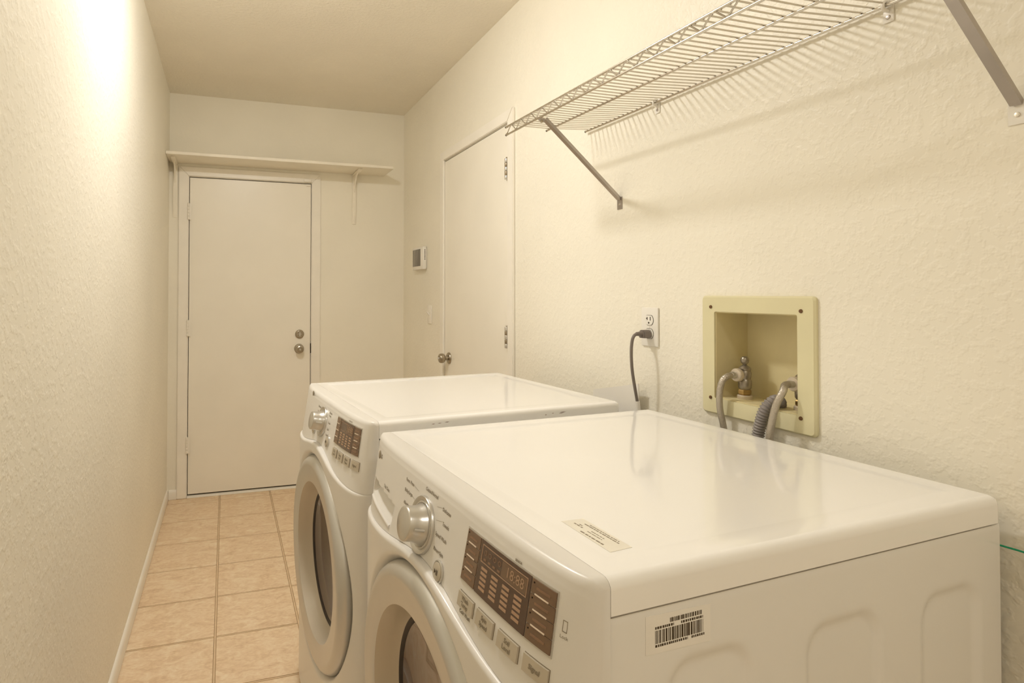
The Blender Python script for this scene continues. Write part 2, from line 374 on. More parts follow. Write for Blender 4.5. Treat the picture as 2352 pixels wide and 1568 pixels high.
dchild(bxo('latch_plate', 'gap', None, 0.5440, 0.5505, YB - 0.0016, YB + 0.012, 0.898, 0.963), d1)
# magnetic contact sensor on the end door
sns = tag(empty('door_contact_sensor', (0.51, YB - 0.014, 2.05)), 'small cream contact sensor at the top corner of the end door', 'sensor')
def pch(name, m, root, *a, **k):
    return dchild(bxo(name, m, None, *a, **k), root)
pch('sensor_body', 'trim', sns, 0.497, 0.546, YB - 0.026, YB - 0.0142, 2.052, 2.071, bev=0.002)
pch('magnet', 'trim', sns, 0.512, 0.540, YB - 0.011, YB - 0.0012, 2.026, 2.038, bev=0.002)

# side door in the right wall
d2 = struct(empty('door_2', (XR + 0.02, 2.72, 0)), 'cream painted flush side door with brass knob in the right wall')
dchild(bxo('slab', 'door', None, XR - 0.001, XR + 0.036, 2.3305, 3.1175, 0.015, 2.0625, 0.0015, 1), d2)
for z0, z1 in ((1.812, 1.908), (1.058, 1.154), (0.25, 0.346)): hinge(d2, lambda a, d, z: (XR - 0.002 - d, 2.338 + a * 0.7, z), z0, z1, 'hinge', 1.35)
rosette_knob(d2, (XR - 0.001, 3.052, 0.938), (-1, 0, 0), 'door_knob')

# ------------------------------------------------------------------ wooden shelf over the end door
shf = tag(empty('wooden_shelf', (0.35, YB - 0.12, 2.128)), 'cream painted board shelf on two brackets above the end door', 'shelf')
dchild(bxo('board', 'shelfpaint', None, XL + 0.001, 1.0595, YB - 0.249, YB - 0.0005, 2.1285, 2.1475, 0.002, 1), shf)
def shelf_bracket(xc):
    b = empty('bracket', (0, 0, 0)); dchild(b, shf)
    w = 0.013
    def band(name, pts, th):
        bm = bmesh.new()
        out = []
        prism_pts = pts
        prism(bm, prism_pts, xc - w, xc + w, lambda a, z, d: (d, YB - a, z))
        bmesh.ops.bevel(bm, geom=bm.edges[:], offset=0.0015, segments=1, affect='EDGES', clamp_overlap=True)
        return obj(name, bm, 'shelfpaint', b, 40)
    band('upright', [(0.0006, 1.782), (0.0045, 1.780), (0.012, 1.86), (0.014, 1.98), (0.014, 2.126), (0.0006, 2.126)], 0)
    band('arm', [(0.012, 2.1275), (0.205, 2.1275), (0.203, 2.1225), (0.14, 2.116), (0.012, 2.113)], 0)
    # curved gusset rib between the arm and the upright
    inner = [(0.014, 2.02), (0.014, 2.115), (0.12, 2.118)]
    arc = []
    for k in range(9):
        t = k / 8; a = (1 - t) ** 2 * 0.12 + 2 * t * (1 - t) * 0.038 + t * t * 0.014; z = (1 - t) ** 2 * 2.118 + 2 * t * (1 - t) * 2.09 + t * t * 2.00
        arc.append((a, z))
    bm = bmesh.new(); prism(bm, [(0.012, 2.116)] + arc, xc - 0.0045, xc + 0.0045, lambda a, z, d: (d, YB - a, z)); obj('gusset', bm, 'shelfpaint', b, 40)
shelf_bracket(-0.3135); shelf_bracket(0.8435)

# ------------------------------------------------------------------ chrome wire shelf
Y0, Y1 = 1.737, -0.09
def zs(base, y): return base - 0.017 * (Y0 - y)
ws = tag(empty('wire_shelf', (1.04, 0.85, 1.83)), 'long chrome wire shelf with zigzag front edge on the right wall', 'shelf')
def rod(name, x, zb, r, y0=Y0, y1=Y1, endcap=True):
    o = dchild(obj(name, tube(bmesh.new(), [(x, y0, zs(zb, y0)), (x, y1, zs(zb, y1))], r, 10), 'chrome', None, 50), ws)
    if endcap:
        c = obj('rod_end', lathe(bmesh.new(), [(r * 1.06, -0.001), (r * 1.06, 0.0025), (r * 0.5, 0.0045), (0, 0.005)], (x, y0, zs(zb, y0)), (0, 1, 0), 10), 'capdark', None, 50)
        dchild(c, ws)
    return o
ZR = 1.8665
rod('front_rod', 0.888, 1.8555, 0.0034); rod('front_rod', 0.889, 1.8295, 0.0034); rod('middle_rod', 1.042, 1.857, 0.0034); rod('back_rod', 1.1955, ZR, 0.0034)
# deck wires, one object each
wire_me = None
yw = Y0 - 0.012; k = 0
while yw > Y1 + 0.005:
    if wire_me is None:
        bm = tube(bmesh.new(), [(0.8885, 0, -0.0045), (0.8895, 0, 0.0035), (0.894, 0, 0.0055), (1.042, 0, 0.0062), (1.190, 0, 0.0155), (1.1965, 0, 0.0150)], 0.0019, 6)
        bmesh.ops.recalc_face_normals(bm, faces=bm.faces); wire_me = bpy.data.meshes.new('deck_wire'); bm.to_mesh(wire_me); bm.free(); wire_me.materials.append(M['chrome'])
        wire_me.polygons.foreach_set('use_smooth', [True] * len(wire_me.polygons))
    o = obj('deck_wire', wire_me, 'chrome', None); o.location = (0, yw, zs(1.8555, yw)); dchild(o, ws)
    yw -= 0.0211
# zigzag between the two front rods
pts = []; yy = Y0 - 0.008; hi = False
while yy > Y1:
    zb = 1.8535 if hi else 1.8325
    for off in (-0.0035, 0.0035): pts.append((0.8865, yy - off * (-1), zs(zb, yy)))
    yy -= 0.0316; hi = not hi
pts = sorted(pts, key=lambda q: -q[1])
dchild(obj('zigzag_wire', tube(bmesh.new(), pts, 0.0019, 6), 'chrome', None, 60), ws)

def brace(label, yf, yt, foot='steel'):
    """angled channel brace from wall foot to the front rod"""
    root = tag(empty('shelf_brace', (XR, yf, 1.59)), label, 'brace', 'angled braces under the wire shelf')
    zt = zs(1.8295, yt) - 0.005
    a = Vector((XR - 0.006, yf, 1.602)); b = Vector((0.905, yt, zt))
    d = (b - a).normalized(); side = Vector((0, 1, 0)); side = (side - d * side.dot(d)).normalized(); n = d.cross(side)
    if n.x > 0: n = -n
    # U channel section, open towards the wall
    w, h, t = 0.0075, 0.009, 0.0013
    sec = [(-w, -h), (-w, 0), (w, 0), (w, -h), (w - t, -h), (w - t, -t), (-w + t, -t), (-w + t, -h)]
    bm = bmesh.new(); A = [bm.verts.new(a + side * s + n * q) for s, q in sec]; B = [bm.verts.new(b + side * s + n * q) for s, q in sec]
    bm.faces.new(A); bm.faces.new(B[::-1])
    for i in range(8): bm.faces.new((A[i], B[i], B[(i + 1) % 8], A[(i + 1) % 8]))
    dchild(obj('channel', bm, 'steel', None), root)
    dchild(bxo('foot_plate', foot, None, XR - 0.0022, XR - 0.0001, yf - 0.0125, yf + 0.0125, 1.572, 1.612, 0.0008, 1), root)
    dchild(obj('screw', lathe(bmesh.new(), [(0.0042, 0), (0.0038, 0.0018), (0, 0.0026)], (XR - 0.002, yf, 1.5875), (-1, 0, 0), 14), 'chrome', None, 50), root)
    # hooked tip around the lower front rod
    tip = [(0.905, yt, zt), (0.896, yt, zt + 0.0015), (0.889, yt, zt + 0.0005)]
    dchild(obj('hook_tip', tube(bmesh.new(), spline(tip, 4), 0.0052, 8), 'steel', None, 50), root)
    dchild(obj('bolt', lathe(bmesh.new(), [(0.005, 0), (0.005, 0.004), (0.0035, 0.006), (0, 0.0062)], (0.897, yt, zt - 0.003), (0, -0.25, -1), 14), 'nickel', None, 50), root)
    return root
brace('dark steel angled brace under the far end of the wire shelf', 1.568, 1.525)
brace('tan steel angled brace cut off at the upper right corner', 0.590, 0.556, 'plate')
def clip(label, y):
    root = tag(empty('shelf_clip', (XR, y, zs(ZR, y))), label, 'clip', 'wall clips holding the wire shelf')
    z = zs(ZR, y)
    dchild(bxo('plate', 'plate', None, XR - 0.003, XR - 0.0002, y - 0.0095, y + 0.0095, z - 0.031, z + 0.012, 0.0025, 2), root)
    dchild(obj('hook', tube(bmesh.new(), [(XR - 0.003, y, z - 0.009), (XR - 0.012, y, z - 0.0095), (XR - 0.0175, y, z - 0.004), (XR - 0.0175, y, z + 0.004), (XR - 0.012, y, z + 0.0085), (XR - 0.003, y, z + 0.009)], 0.0032, 8), 'plate', None, 50), root)
    dchild(obj('screw', lathe(bmesh.new(), [(0.0042, 0), (0.0036, 0.0016), (0, 0.0022)], (XR - 0.003, y, z - 0.021), (-1, 0, 0), 14), 'steel', None, 50), root)
clip('pale wall clip on the shelf back rod near the far brace', 1.395)
clip('white wall clip with a screw holding the shelf near the top edge', 0.776)

# ------------------------------------------------------------------ wall fittings
t = tag(empty('thermostat', (XR, 3.535, 1.455)), 'white wall thermostat with grey screen beside the side door', 'thermostat')
pch('back_plate', 'plate', t, XR - 0.006, XR - 0.0002, 3.440, 3.632, 1.462, 1.590, bev=0.002)
pch('housing', 'plate', t, XR - 0.030, XR - 0.006, 3.432, 3.640, 1.455, 1.598, bev=0.004)
pch('screen', 'screen', t, XR - 0.0312, XR - 0.0302, 3.478, 3.634, 1.477, 1.585, bev=0.0003)
for k in range(8): pch('vent_slot', 'gap', t, XR - 0.020, XR - 0.013, 3.4314, 3.4323, 1.515 + k * 0.0085, 1.519 + k * 0.0085)
sw = tag(empty('light_switch', (XR, 3.375, 1.115)), 'cream toggle light switch plate under the thermostat', 'switch')
pch('plate', 'trim', sw, XR - 0.0065, XR - 0.0002, 3.342, 3.412, 1.115, 1.228, bev=0.003)
bm = bmesh.new(); prism(bm, [(0.0, 1.163), (0.0, 1.179), (0.015, 1.192), (0.017, 1.186)], 3.372, 3.382, lambda a, z, d: (XR - 0.006 - a, d, z)); dchild(obj('toggle', bm, 'plate', None), sw)
for z in (1.142, 1.202): dchild(obj('screw', lathe(bmesh.new(), [(0.003, 0), (0.0025, 0.001), (0, 0.0015)], (XR - 0.0064, 3.377, z), (-1, 0, 0), 10), 'trim', None, 50), sw)

OY = 1.4285
ol = tag(empty('wall_outlet', (XR, OY, 1.146)), 'white duplex wall outlet left of the valve box', 'outlet')
pch('cover_plate', 'plate', ol, XR - 0.006, XR - 0.0002, OY - 0.035, OY + 0.035, 1.146, 1.261, bev=0.0028)
def receptacle(zc):
    out = []
    for k in range(24):
        a = 2 * math.pi * k / 24; yy = 0.0172 * math.cos(a); zz = 0.0172 * math.sin(a)
        zz = max(-0.0142, min(0.0142, zz)); out.append((yy, zz))
    bm = bmesh.new(); prism(bm, [(OY + a * 1.07, zc + b * 1.07) for a, b in out], 0.0061, 0.0064, lambda a, b, d: (XR - d, a, b)); r = dchild(obj('receptacle_gap', bm, 'gap', None), ol)
    bm = bmesh.new(); prism(bm, [(OY + a, zc + b) for a, b in out], 0.006, 0.0078, lambda a, b, d: (XR - d, a, b)); r = dchild(obj('receptacle', bm, 'plate', None), ol)
    for yy, hh in ((0.0065, 0.0045), (-0.0065, 0.0055)): pch('slot', 'gap', ol, XR - 0.0084, XR - 0.0076, OY + yy - 0.0011, OY + yy + 0.0011, zc + 0.0045 - hh, zc + 0.0045 + hh)
    pch('slot', 'gap', ol, XR - 0.0084, XR - 0.0076, OY + 0.0065, OY + 0.0110, zc + 0.0035, zc + 0.0060)
    dchild(obj('ground_hole', lathe(bmesh.new(), [(0.0026, 0), (0.0026, 0.0009)], (XR - 0.0076, OY, zc - 0.008), (-1, 0, 0), 12), 'gap', None), ol)
receptacle(1.2235); receptacle(1.1835)
dchild(obj('screw', lathe(bmesh.new(), [(0.003, 0), (0.0026, 0.001), (0, 0.0014)], (XR - 0.006, OY, 1.2035), (-1, 0, 0), 10), 'plate', None, 50), ol)

pc = tag(empty('power_cord', (XR - 0.06, OY, 1.18)), 'grey power cord plugged into the wall outlet, hanging behind the washer', 'cord')
bm = bmesh.new(); prism(bm, [(OY - 0.013, 1.171), (OY + 0.013, 1.171), (OY + 0.0135, 1.186), (OY + 0.008, 1.1945), (OY - 0.008, 1.1945), (OY - 0.0135, 1.186)], 0.0086, 0.034, lambda a, b, d: (XR - d, a, b))
bmesh.ops.bevel(bm, geom=bm.edges[:], offset=0.002, segments=2, affect='EDGES', clamp_overlap=True); dchild(obj('plug', bm, 'cord', None, 40), pc)
dchild(obj('strain_relief', tube(bmesh.new(), [(XR - 0.033, OY, 1.183), (XR - 0.042, OY, 1.1835), (XR - 0.052, OY, 1.183)], 0.006, 12, radii=[0.008, 0.0066, 0.0056]), 'cord', None, 50), pc)
cp = [(XR - 0.050, OY, 1.183), (XR - 0.060, OY, 1.178), (XR - 0.067, OY, 1.162), (XR - 0.070, OY, 1.128), (XR - 0.067, OY, 1.077), (XR - 0.058, OY, 1.026), (XR - 0.050, OY, 0.985), (XR - 0.044, OY, 0.93), (XR - 0.040, OY + 0.01, 0.80), (XR - 0.040, OY + 0.02, 0.45)]
dchild(obj('cable', tube(bmesh.new(), spline(cp, 7), 0.0046, 10), 'cord', None, 60), pc)
tg = [(XR - 0.0495, OY, 0.986), (XR - 0.046, OY, 0.955), (XR - 0.0435, OY, 0.925), (XR - 0.042, OY + 0.001, 0.88)]
dchild(obj('paper_tag', tube(bmesh.new(), tg, 0.0072, 10), 'sheet', None, 60), pc)

# white sheet standing between the dryer and the wall
sh = bmesh.new(); n = 14; A = []
for i in range(n + 1):
    tt = i / n; yy = 1.664 - 0.215 * tt; xx = 1.172 + 0.010 * math.sin(tt * 2.6); zt = 0.983 + 0.050 * tt
    A.append([sh.verts.new((xx + dx, yy, z)) for dx, z in ((0, 0.40), (0, zt), (0.0025, zt), (0.0025, 0.40))])
for a, b in zip(A, A[1:]):
    for k in range(4): sh.faces.new((a[k], a[(k + 1) % 4], b[(k + 1) % 4], b[k]))
sh.faces.new(A[0]); sh.faces.new(A[-1][::-1])
tag(obj('white_sheet', sh, 'sheet', None, 40), 'white sheet with slanted top edge standing between dryer and wall', 'sheet')

# ------------------------------------------------------------------ washer valve box
vb = tag(empty('valve_box', (XR, 1.074, 0.995)), 'almond recessed washer valve box in the right wall', 'valve box')
fo = (0.9195, 1.2275, 0.9945, 1.2965)
def frame_mesh():
    bm = bmesh.new(); D = 0.0095
    def rr(y0, y1, z0, z1, r, n=5):
        out = []
        for cy, cz, a0 in ((y1 - r, z1 - r, 0), (y0 + r, z1 - r, 90), (y0 + r, z0 + r, 180), (y1 - r, z0 + r, 270)):
            for k in range(n): a = math.radians(a0 + 90 * k / (n - 1)); out.append((cy + r * math.cos(a), cz + r * math.sin(a)))
        return out
    o0 = rr(*fo, 0.010); o1 = rr(fo[0] + 0.004, fo[1] - 0.004, fo[2] + 0.004, fo[3] - 0.004, 0.008)
    i1 = rr(BX['y0'] + 0.001, BX['y1'] - 0.001, BX['z0'] + 0.001, BX['z1'] - 0.001, 0.004)
    loops = []
    for o, d in ((o0, 0.0002), (o0, D - 0.004), (o1, D), (i1, D - 0.001), (i1, 0.0002)):
        loops.append([bm.verts.new((XR - d, a, b)) for a, b in o])
    for a, b in zip(loops, loops[1:] + loops[:1]):
        m = len(a)
        for k in range(m): bm.faces.new((a[k], a[(k + 1) % m], b[(k + 1) % m], b[k]))
    return bm
dchild(obj('face_frame', frame_mesh(), 'almond', None, 40), vb)
bm = bmesh.new(); dpt = 0.098; yb0, yb1, zb0, zb1 = BX['y0'] + 0.0012, BX['y1'] - 0.0012, BX['z0'] + 0.0012, BX['z1'] - 0.0012; tk = 0.0025
dchild(bxo('box_back', 'almond_in', None, XR + dpt, XR + dpt + tk, yb0, yb1, zb0, zb1), vb)
dchild(bxo('box_side', 'almond_in', None, XR - 0.004, XR + dpt, yb1 - tk, yb1, zb0, zb1), vb)
dchild(bxo('box_side', 'almond_in', None, XR - 0.004, XR + dpt, yb0, yb0 + tk, zb0, zb1), vb)
dchild(bxo('box_top', 'almond_in', None, XR - 0.004, XR + dpt, yb0 + tk, yb1 - tk, zb1 - tk, zb1), vb)
dchild(bxo('box_floor', 'almond_in', None, XR - 0.004, XR + dpt, yb0 + tk, yb1 - tk, zb0, zb0 + tk), vb)
for y, z in ((1.197, 1.268), (0.9515, 1.264), (1.199, 1.035), (0.9535, 1.0305)):
    dchild(obj('screw', lathe(bmesh.new(), [(0.0045, 0), (0.004, 0.0014), (0, 0.002)], (XR - 0.0093, y, z), (-1, 0, 0), 14), 'rust', None, 50), vb)
def valve(label, yc, xc):
    v = tag(empty('shutoff_valve', (xc, yc, 1.038)), label, 'valve', 'shutoff valves in the box')
    z0 = 1.0375
    dchild(obj('base_nut', lathe(bmesh.new(), [(0.0165, z0), (0.0175, z0 + 0.002), (0.0175, z0 + 0.008), (0.0155, z0 + 0.010)], (xc, yc, 0), (0, 0, 1), 6 * 4), 'nut', None, 40), v)
    dchild(obj('brass_nut', lathe(bmesh.new(), [(0.0125, z0 + 0.010), (0.0150, z0 + 0.013), (0.0150, z0 + 0.021), (0.0115, z0 + 0.025)], (xc, yc, 0), (0, 0, 1), 6), 'brass', None), v)
    dchild(obj('body', lathe(bmesh.new(), [(0.0120, z0 + 0.024), (0.0150, z0 + 0.029), (0.0155, z0 + 0.045), (0.0130, z0 + 0.050), (0.0145, z0 + 0.056), (0.0150, z0 + 0.066), (0.0130, z0 + 0.071), (0.0140, z0 + 0.073), (0.0140, z0 + 0.077), (0.0090, z0 + 0.082), (0.0050, z0 + 0.085)], (xc, yc, 0), (0, 0, 1), 28), 'valve', None, 40), v)
    dchild(obj('ball_handle', lathe(bmesh.new(), [(0.0035, z0 + 0.082), (0.0045, z0 + 0.087), (0.0085, z0 + 0.091), (0.0100, z0 + 0.097), (0.0085, z0 + 0.103), (0.0045, z0 + 0.1065), (0, z0 + 0.107)], (xc, yc, 0), (0, 0, 1), 20), 'valve', None, 60), v)
    dchild(obj('outlet_spout', lathe(bmesh.new(), [(0.0095, 0.010), (0.0095, 0.030)], (xc, yc, z0 + 0.061), (-1, 0, 0), 20), 'valve', None, 50), v)
    return v
VX = XR + 0.044
valve('grey shutoff valve standing at the left side of the valve box', 1.144, VX)
valve('grey shutoff valve half hidden behind the right rim of the valve box', 0.991, VX)
def hose(label, yc, pts):
    h = tag(empty('supply_hose', (VX - 0.04, yc, 1.0)), label, 'hose', 'braided supply hoses')
    zc = 1.0985
    dchild(obj('hose_nut', lathe(bmesh.new(), [(0.0155, 0.0185), (0.0165, 0.020), (0.0165, 0.028), (0.0150, 0.030), (0.0085, 0.031)], (VX, yc, zc), (-1, 0, 0), 24), 'nut', None, 40), h)
    dchild(obj('ferrule', lathe(bmesh.new(), [(0.0075, 0.030), (0.0085, 0.031), (0.0085, 0.042), (0.0075, 0.044)], (VX, yc, zc), (-1, 0, 0), 20), 'silver', None, 40), h)
    dchild(obj('braided_tube', tube(bmesh.new(), spline(pts, 8), 0.0075, 12), 'braid', None, 60), h)
zc = 1.0985
hose('braided steel supply hose arching from the left valve', 1.144, [(VX - 0.040, 1.144, zc), (VX - 0.056, 1.145, zc - 0.003), (VX - 0.068, 1.148, zc - 0.016), (VX - 0.073, 1.151, zc - 0.045), (VX - 0.071, 1.152, zc - 0.085), (VX - 0.065, 1.146, zc - 0.135), (VX - 0.060, 1.14, zc - 0.22), (VX - 0.070, 1.12, zc - 0.6)])
hose('braided steel supply hose arching from the right valve', 0.991, [(XR + 0.004, 0.991, zc), (XR - 0.012, 0.988, zc - 0.001), (XR - 0.030, 0.978, zc - 0.012), (XR - 0.041, 0.985, zc - 0.042), (XR - 0.044, 0.994, zc - 0.083), (XR - 0.044, 1.000, zc - 0.122), (XR - 0.042, 1.005, zc - 0.22), (XR - 0.040, 1.03, zc - 0.6)])
# corrugated drain hose: from the standpipe hole in the box over the rim and down
dh = [(XR + 0.030, 1.036, 1.0385), (XR + 0.026, 1.032, 1.048), (XR + 0.010, 1.024, 1.056), (XR - 0.008, 1.022, 1.055), (XR - 0.021, 1.028, 1.040), (XR - 0.0255, 1.037, 1.010), (XR - 0.027, 1.045, 0.965), (XR - 0.028, 1.05, 0.86), (XR - 0.028, 1.07, 0.55)]
path = spline(dh, 34); 
# resample evenly
acc = [0]
for a, b in zip(path, path[1:]): acc.append(acc[-1] + (b - a).length)
L = acc[-1]; N = int(L / 0.0011); res = []; j = 0
for i in range(N + 1):
    s = L * i / N
    while j < len(acc) - 2 and acc[j + 1] < s: j += 1
    f = (s - acc[j]) / max(1e-9, acc[j + 1] - acc[j]); res.append(path[j].lerp(path[j + 1], min(1, f)))
rad = [0.0120 + 0.0016 * math.cos(2 * math.pi * (i * L / N) / 0.0066) for i in range(N + 1)]
o = obj('drain_hose', tube(bmesh.new(), res, 0.013, 14, radii=rad), 'corr', None, 80); tag(o, 'grey corrugated drain hose bending out of the valve box', 'hose')
# green ground wire
gw = [(1.150, 0.66, 0.895), (1.165, 0.635, 0.902), (1.176, 0.600, 0.9035), (1.182, 0.55, 0.898), (1.186, 0.44, 0.86), (1.188, 0.36, 0.74), (1.189, 0.33, 0.50), (1.189, 0.32, 0.20), (1.188, 0.32, 0.004)]
tag(obj('ground_wire', tube(bmesh.new(), spline(gw, 8), 0.0016, 8), 'green', None, 60), 'thin green wire running along the wall behind the washer', 'wire')

# ------------------------------------------------------------------ laundry machines
TOP, UJ, R_TOP = 0.983, 0.757, 0.013
class Machine:
    def __init__(s, name, A, deg, W, label, cat, dryer):
        s.W = W; a = math.radians(deg); s.dry = dryer; s.n = 3.3 if dryer else 3.9
        s.uc = 0.40
        c = Vector((A[0], A[1], 0)) + Vector((-math.cos(a), -math.sin(a), 0)) * s.uc + Vector((-math.sin(a), math.cos(a), 0)) * (W / 2)
        s.root = tag(empty(name, c, a), label, cat)
    def L(s, u, v, z): return Vector((s.uc - u, v - s.W / 2, z))
    def S(s, v):
        x = min(abs(2 * v / s.W - 1), 1.0); return max(0.0, 1 - x ** s.n) ** (1 / s.n)
    def F(s, z): return 0.043 + 0.035 * min(1.0, max(0.0, (0.972 - z) / 0.172))
    def us(s, v, z): return UJ + s.F(z) * s.S(v)
    def b(s, v): return 0.806 + 0.02 * v / s.W + 0.040 * math.exp(-((v - 0.49 * s.W) / (0.235 * s.W)) ** 2)
    def part(s, name, bm, m, smooth=40, parent=None):
        return obj(name, bm, m, parent or s.root, smooth)
    def P(s, v, z, off=0.0):
        """point on the front surface lifted by off along the local normal"""
        e = 0.001
        du_v = (s.us(v + e, z) - s.us(v - e, z)) / (2 * e); du_z = (s.us(v, z + e) - s.us(v, z - e)) / (2 * e)
        n = Vector((1, -du_v, -du_z)).normalized()       # in (u, v, z)
        return s.L(s.us(v, z) + n.x * off, v + n.y * off, z + n.z * off)
    def N(s, v, z):
        a = s.P(v, z, 0); b_ = s.P(v, z, 0.01); return (b_ - a).normalized()
    def patch(s, bm, v0, v1, z0, z1, o0, o1, nv=8, nz=3, skew=0.0, r=0.0):
        """slab hugging the front surface between offsets o0 (back) and o1 (front)"""
        F = []; B = []
        for i in range(nv + 1):
            f = []; bk = []
            for j in range(nz + 1):
                v = v0 + (v1 - v0) * i / nv; z = z0 + (z1 - z0) * j / nz + skew * (i / nv - 0.5)
                vv, zz = v, z
                f.append(bm.verts.new(s.P(vv, zz, o1))); bk.append(bm.verts.new(s.P(vv, zz, o0)))
            F.append(f); B.append(bk)
        for i in range(nv):
            for j in range(nz):
                bm.faces.new((F[i][j], F[i + 1][j], F[i + 1][j + 1], F[i][j + 1])); bm.faces.new((B[i][j], B[i][j + 1], B[i + 1][j + 1], B[i + 1][j]))
        for i in range(nv):
            bm.faces.new((F[i][0], B[i][0], B[i + 1][0], F[i + 1][0])); bm.faces.new((F[i][nz], F[i + 1][nz], B[i + 1][nz], B[i][nz]))
        for j in range(nz):
            bm.faces.new((F[0][j], F[0][j + 1], B[0][j + 1], B[0][j])); bm.faces.new((F[nv][j], B[nv][j], B[nv][j + 1], F[nv][j + 1]))
        return bm
    def text(s, txt, v, z, size, m='ink', off=0.0004, align='CENTER', parent=None, name='printed_text', bold=0.0):
        cu = bpy.data.curves.new('t', 'FONT'); cu.body = txt; cu.size = size; cu.align_x = align; cu.align_y = 'CENTER'; cu.offset = bold; cu.resolution_u = 2
        o = bpy.data.objects.new('t', cu); COL.objects.link(o); bpy.context.view_layer.update()
        me = bpy.data.meshes.new_from_object(o.evaluated_get(bpy.context.evaluated_depsgraph_get()))
        bpy.data.objects.remove(o); bpy.data.curves.remove(cu)
        for vt in me.vertices:
            p = s.P(v - vt.co.x, z + vt.co.y, off); vt.co = p
        me.materials.clear()
        return obj(name, me, m, parent or s.root)

    def build(s):
        W, L = s.W, s.L
        # --- lid
        bm = bmesh.new(); zb = 0.9422; B0 = 0.0 if s.dry else -0.007
        q = [bm.verts.new(L(u, v, z)) for u, v, z in ((B0, 0, zb), (UJ - .0002, 0, zb), (UJ - .0002, W, zb), (B0, W, zb), (B0, 0, TOP), (UJ - .0002, 0, TOP), (UJ - .0002, W, TOP), (B0, W, TOP))]
        for f in ((0, 1, 2, 3), (4, 5, 6, 7), (0, 1, 5, 4), (1, 2, 6, 5), (2, 3, 7, 6), (3, 0, 4, 7)): bm.faces.new([q[i] for i in f])
        bm.edges.ensure_lookup_table()
        def sel(e):
            a, b_ = e.verts; pair = {q.index(a), q.index(b_)}
            return pair in ({4, 5}, {6, 7}, {7, 4}, {0, 4}, {3, 7})
        es = [e for e in bm.edges if sel(e)]
        bmesh.ops.bevel(bm, geom=es, offset=R_TOP, segments=5, affect='EDGES', profile=0.5)
        bmesh.ops.recalc_face_normals(bm, faces=bm.faces)
        top = max(bm.faces, key=lambda f: f.calc_area() if f.normal.z > 0.9 else 0)
        bmesh.ops.inset_region(bm, faces=[top], thickness=0.033, use_even_offset=True)
        bmesh.ops.inset_region(bm, faces=[top], thickness=0.010, depth=-0.0035, use_even_offset=True)
        o = s.part('lid', bm, 'enamel', 35)
        w = o.modifiers.new('wn', 'WEIGHTED_NORMAL'); w.keep_sharp = True
        # --- cabinet
        bm = box(bmesh.new(), 0, 1, 0, 1, 0, 1); 
        for vt in bm.verts: vt.co = L(0.012 + vt.co.x * (UJ - 0.016), 0.014 + vt.co.y * (W - 0.028), 0.03 + vt.co.z * 0.902)
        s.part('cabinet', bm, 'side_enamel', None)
        for side in (0, 1):
            bm = bmesh.new(); nu, nz = (150, 180) if (side == 0 and not s.dry) else (4, 4)
            ribs = [(0.540, 0.670, 0.868), (0.292, 0.434, 0.8615), (0.054, 0.190, 0.857)]
            G = []
            for i in range(nu + 1):
                row = []
                for j in range(nz + 1):
                    u = -0.006 + (UJ - 0.0012 + 0.006) * i / nu; z = 0.032 + (0.9380 - 0.032) * j / nz
                    d = 0.0
                    if nu > 10:
                        for (r0, r1, zt) in ribs:
                            cu, hw = (r0 + r1) / 2, (r1 - r0) / 2; zlo = 0.14; cz, hz = (zt + zlo) / 2, (zt - zlo) / 2; rr = 0.038
                            qx, qz = abs(u - cu) - hw + rr, abs(z - cz) - hz + rr
                            sd = math.hypot(max(qx, 0), max(qz, 0)) + min(max(qx, qz), 0) - rr
                            d = max(d, 0.0050 * (1 - sstep(-0.009, 0.009, sd)))
                        d += 0.0008 * sstep(0.9360, 0.9380, z)
                    v = 0.0028 + d
                    row.append(bm.verts.new(L(u, v if side == 0 else W - v, z)))
                G.append(row)
            for i in range(nu):
                for j in range(nz): bm.faces.new((G[i][j], G[i + 1][j], G[i + 1][j + 1], G[i][j + 1]))
            # fold the borders back onto the cabinet
            rim = [G[i][0] for i in range(nu + 1)] + [G[nu][j] for j in range(1, nz + 1)] + [G[i][nz] for i in range(nu - 1, -1, -1)] + [G[0][j] for j in range(nz - 1, 0, -1)]
            bk = []
            for vt in rim:
                c = vt.co.copy(); c.y = (0.0135 - W / 2) if side == 0 else (W / 2 - 0.0135); bk.append(bm.verts.new(c))
            for k in range(len(rim)): bm.faces.new((rim[k], rim[(k + 1) % len(rim)], bk[(k + 1) % len(rim)], bk[k]))
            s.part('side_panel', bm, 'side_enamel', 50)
        # --- control panel: rolled top, bowed and leaning front
        bm = bmesh.new(); nv = 150
        def ztop(v):
            m_ = min(v, W - v)
            return TOP if m_ >= R_TOP else TOP - R_TOP + math.sqrt(max(0, R_TOP ** 2 - (R_TOP - m_) ** 2))
        rows = []
        r = 0.015
        for i in range(nv + 1):
            t = i / nv; v = W * (0.5 - 0.5 * math.cos(math.pi * t)) * 0.45 + W * t * 0.55
            v = min(W - 0.0004, max(0.0004, v)); S = s.S(v); zt = ztop(v); col = []
            f0 = s.F(0.9) * 0 + 0.043
            for ft in (0.0, 0.5, 1.0):
                col.append((UJ + 0.0002 + ft * max(0.0, (f0 - r)) * S, zt))
            for k in range(1, 7):
                a = math.radians(90 * k / 6); col.append((UJ + (f0 - r + r * math.sin(a)) * S, zt - (TOP and r) * (1 - math.cos(a))))
            zl = zt - r; zbm = s.b(v); n = 46
            for k in range(1, n + 1):
                z = zl + (zbm - zl) * k / n; col.append((s.us(v, z), z))
            # back-turned lower edge
            col.append((s.us(v, zbm) - 0.004, zbm - 0.0015)); col.append((UJ - 0.0, zbm - 0.0015))
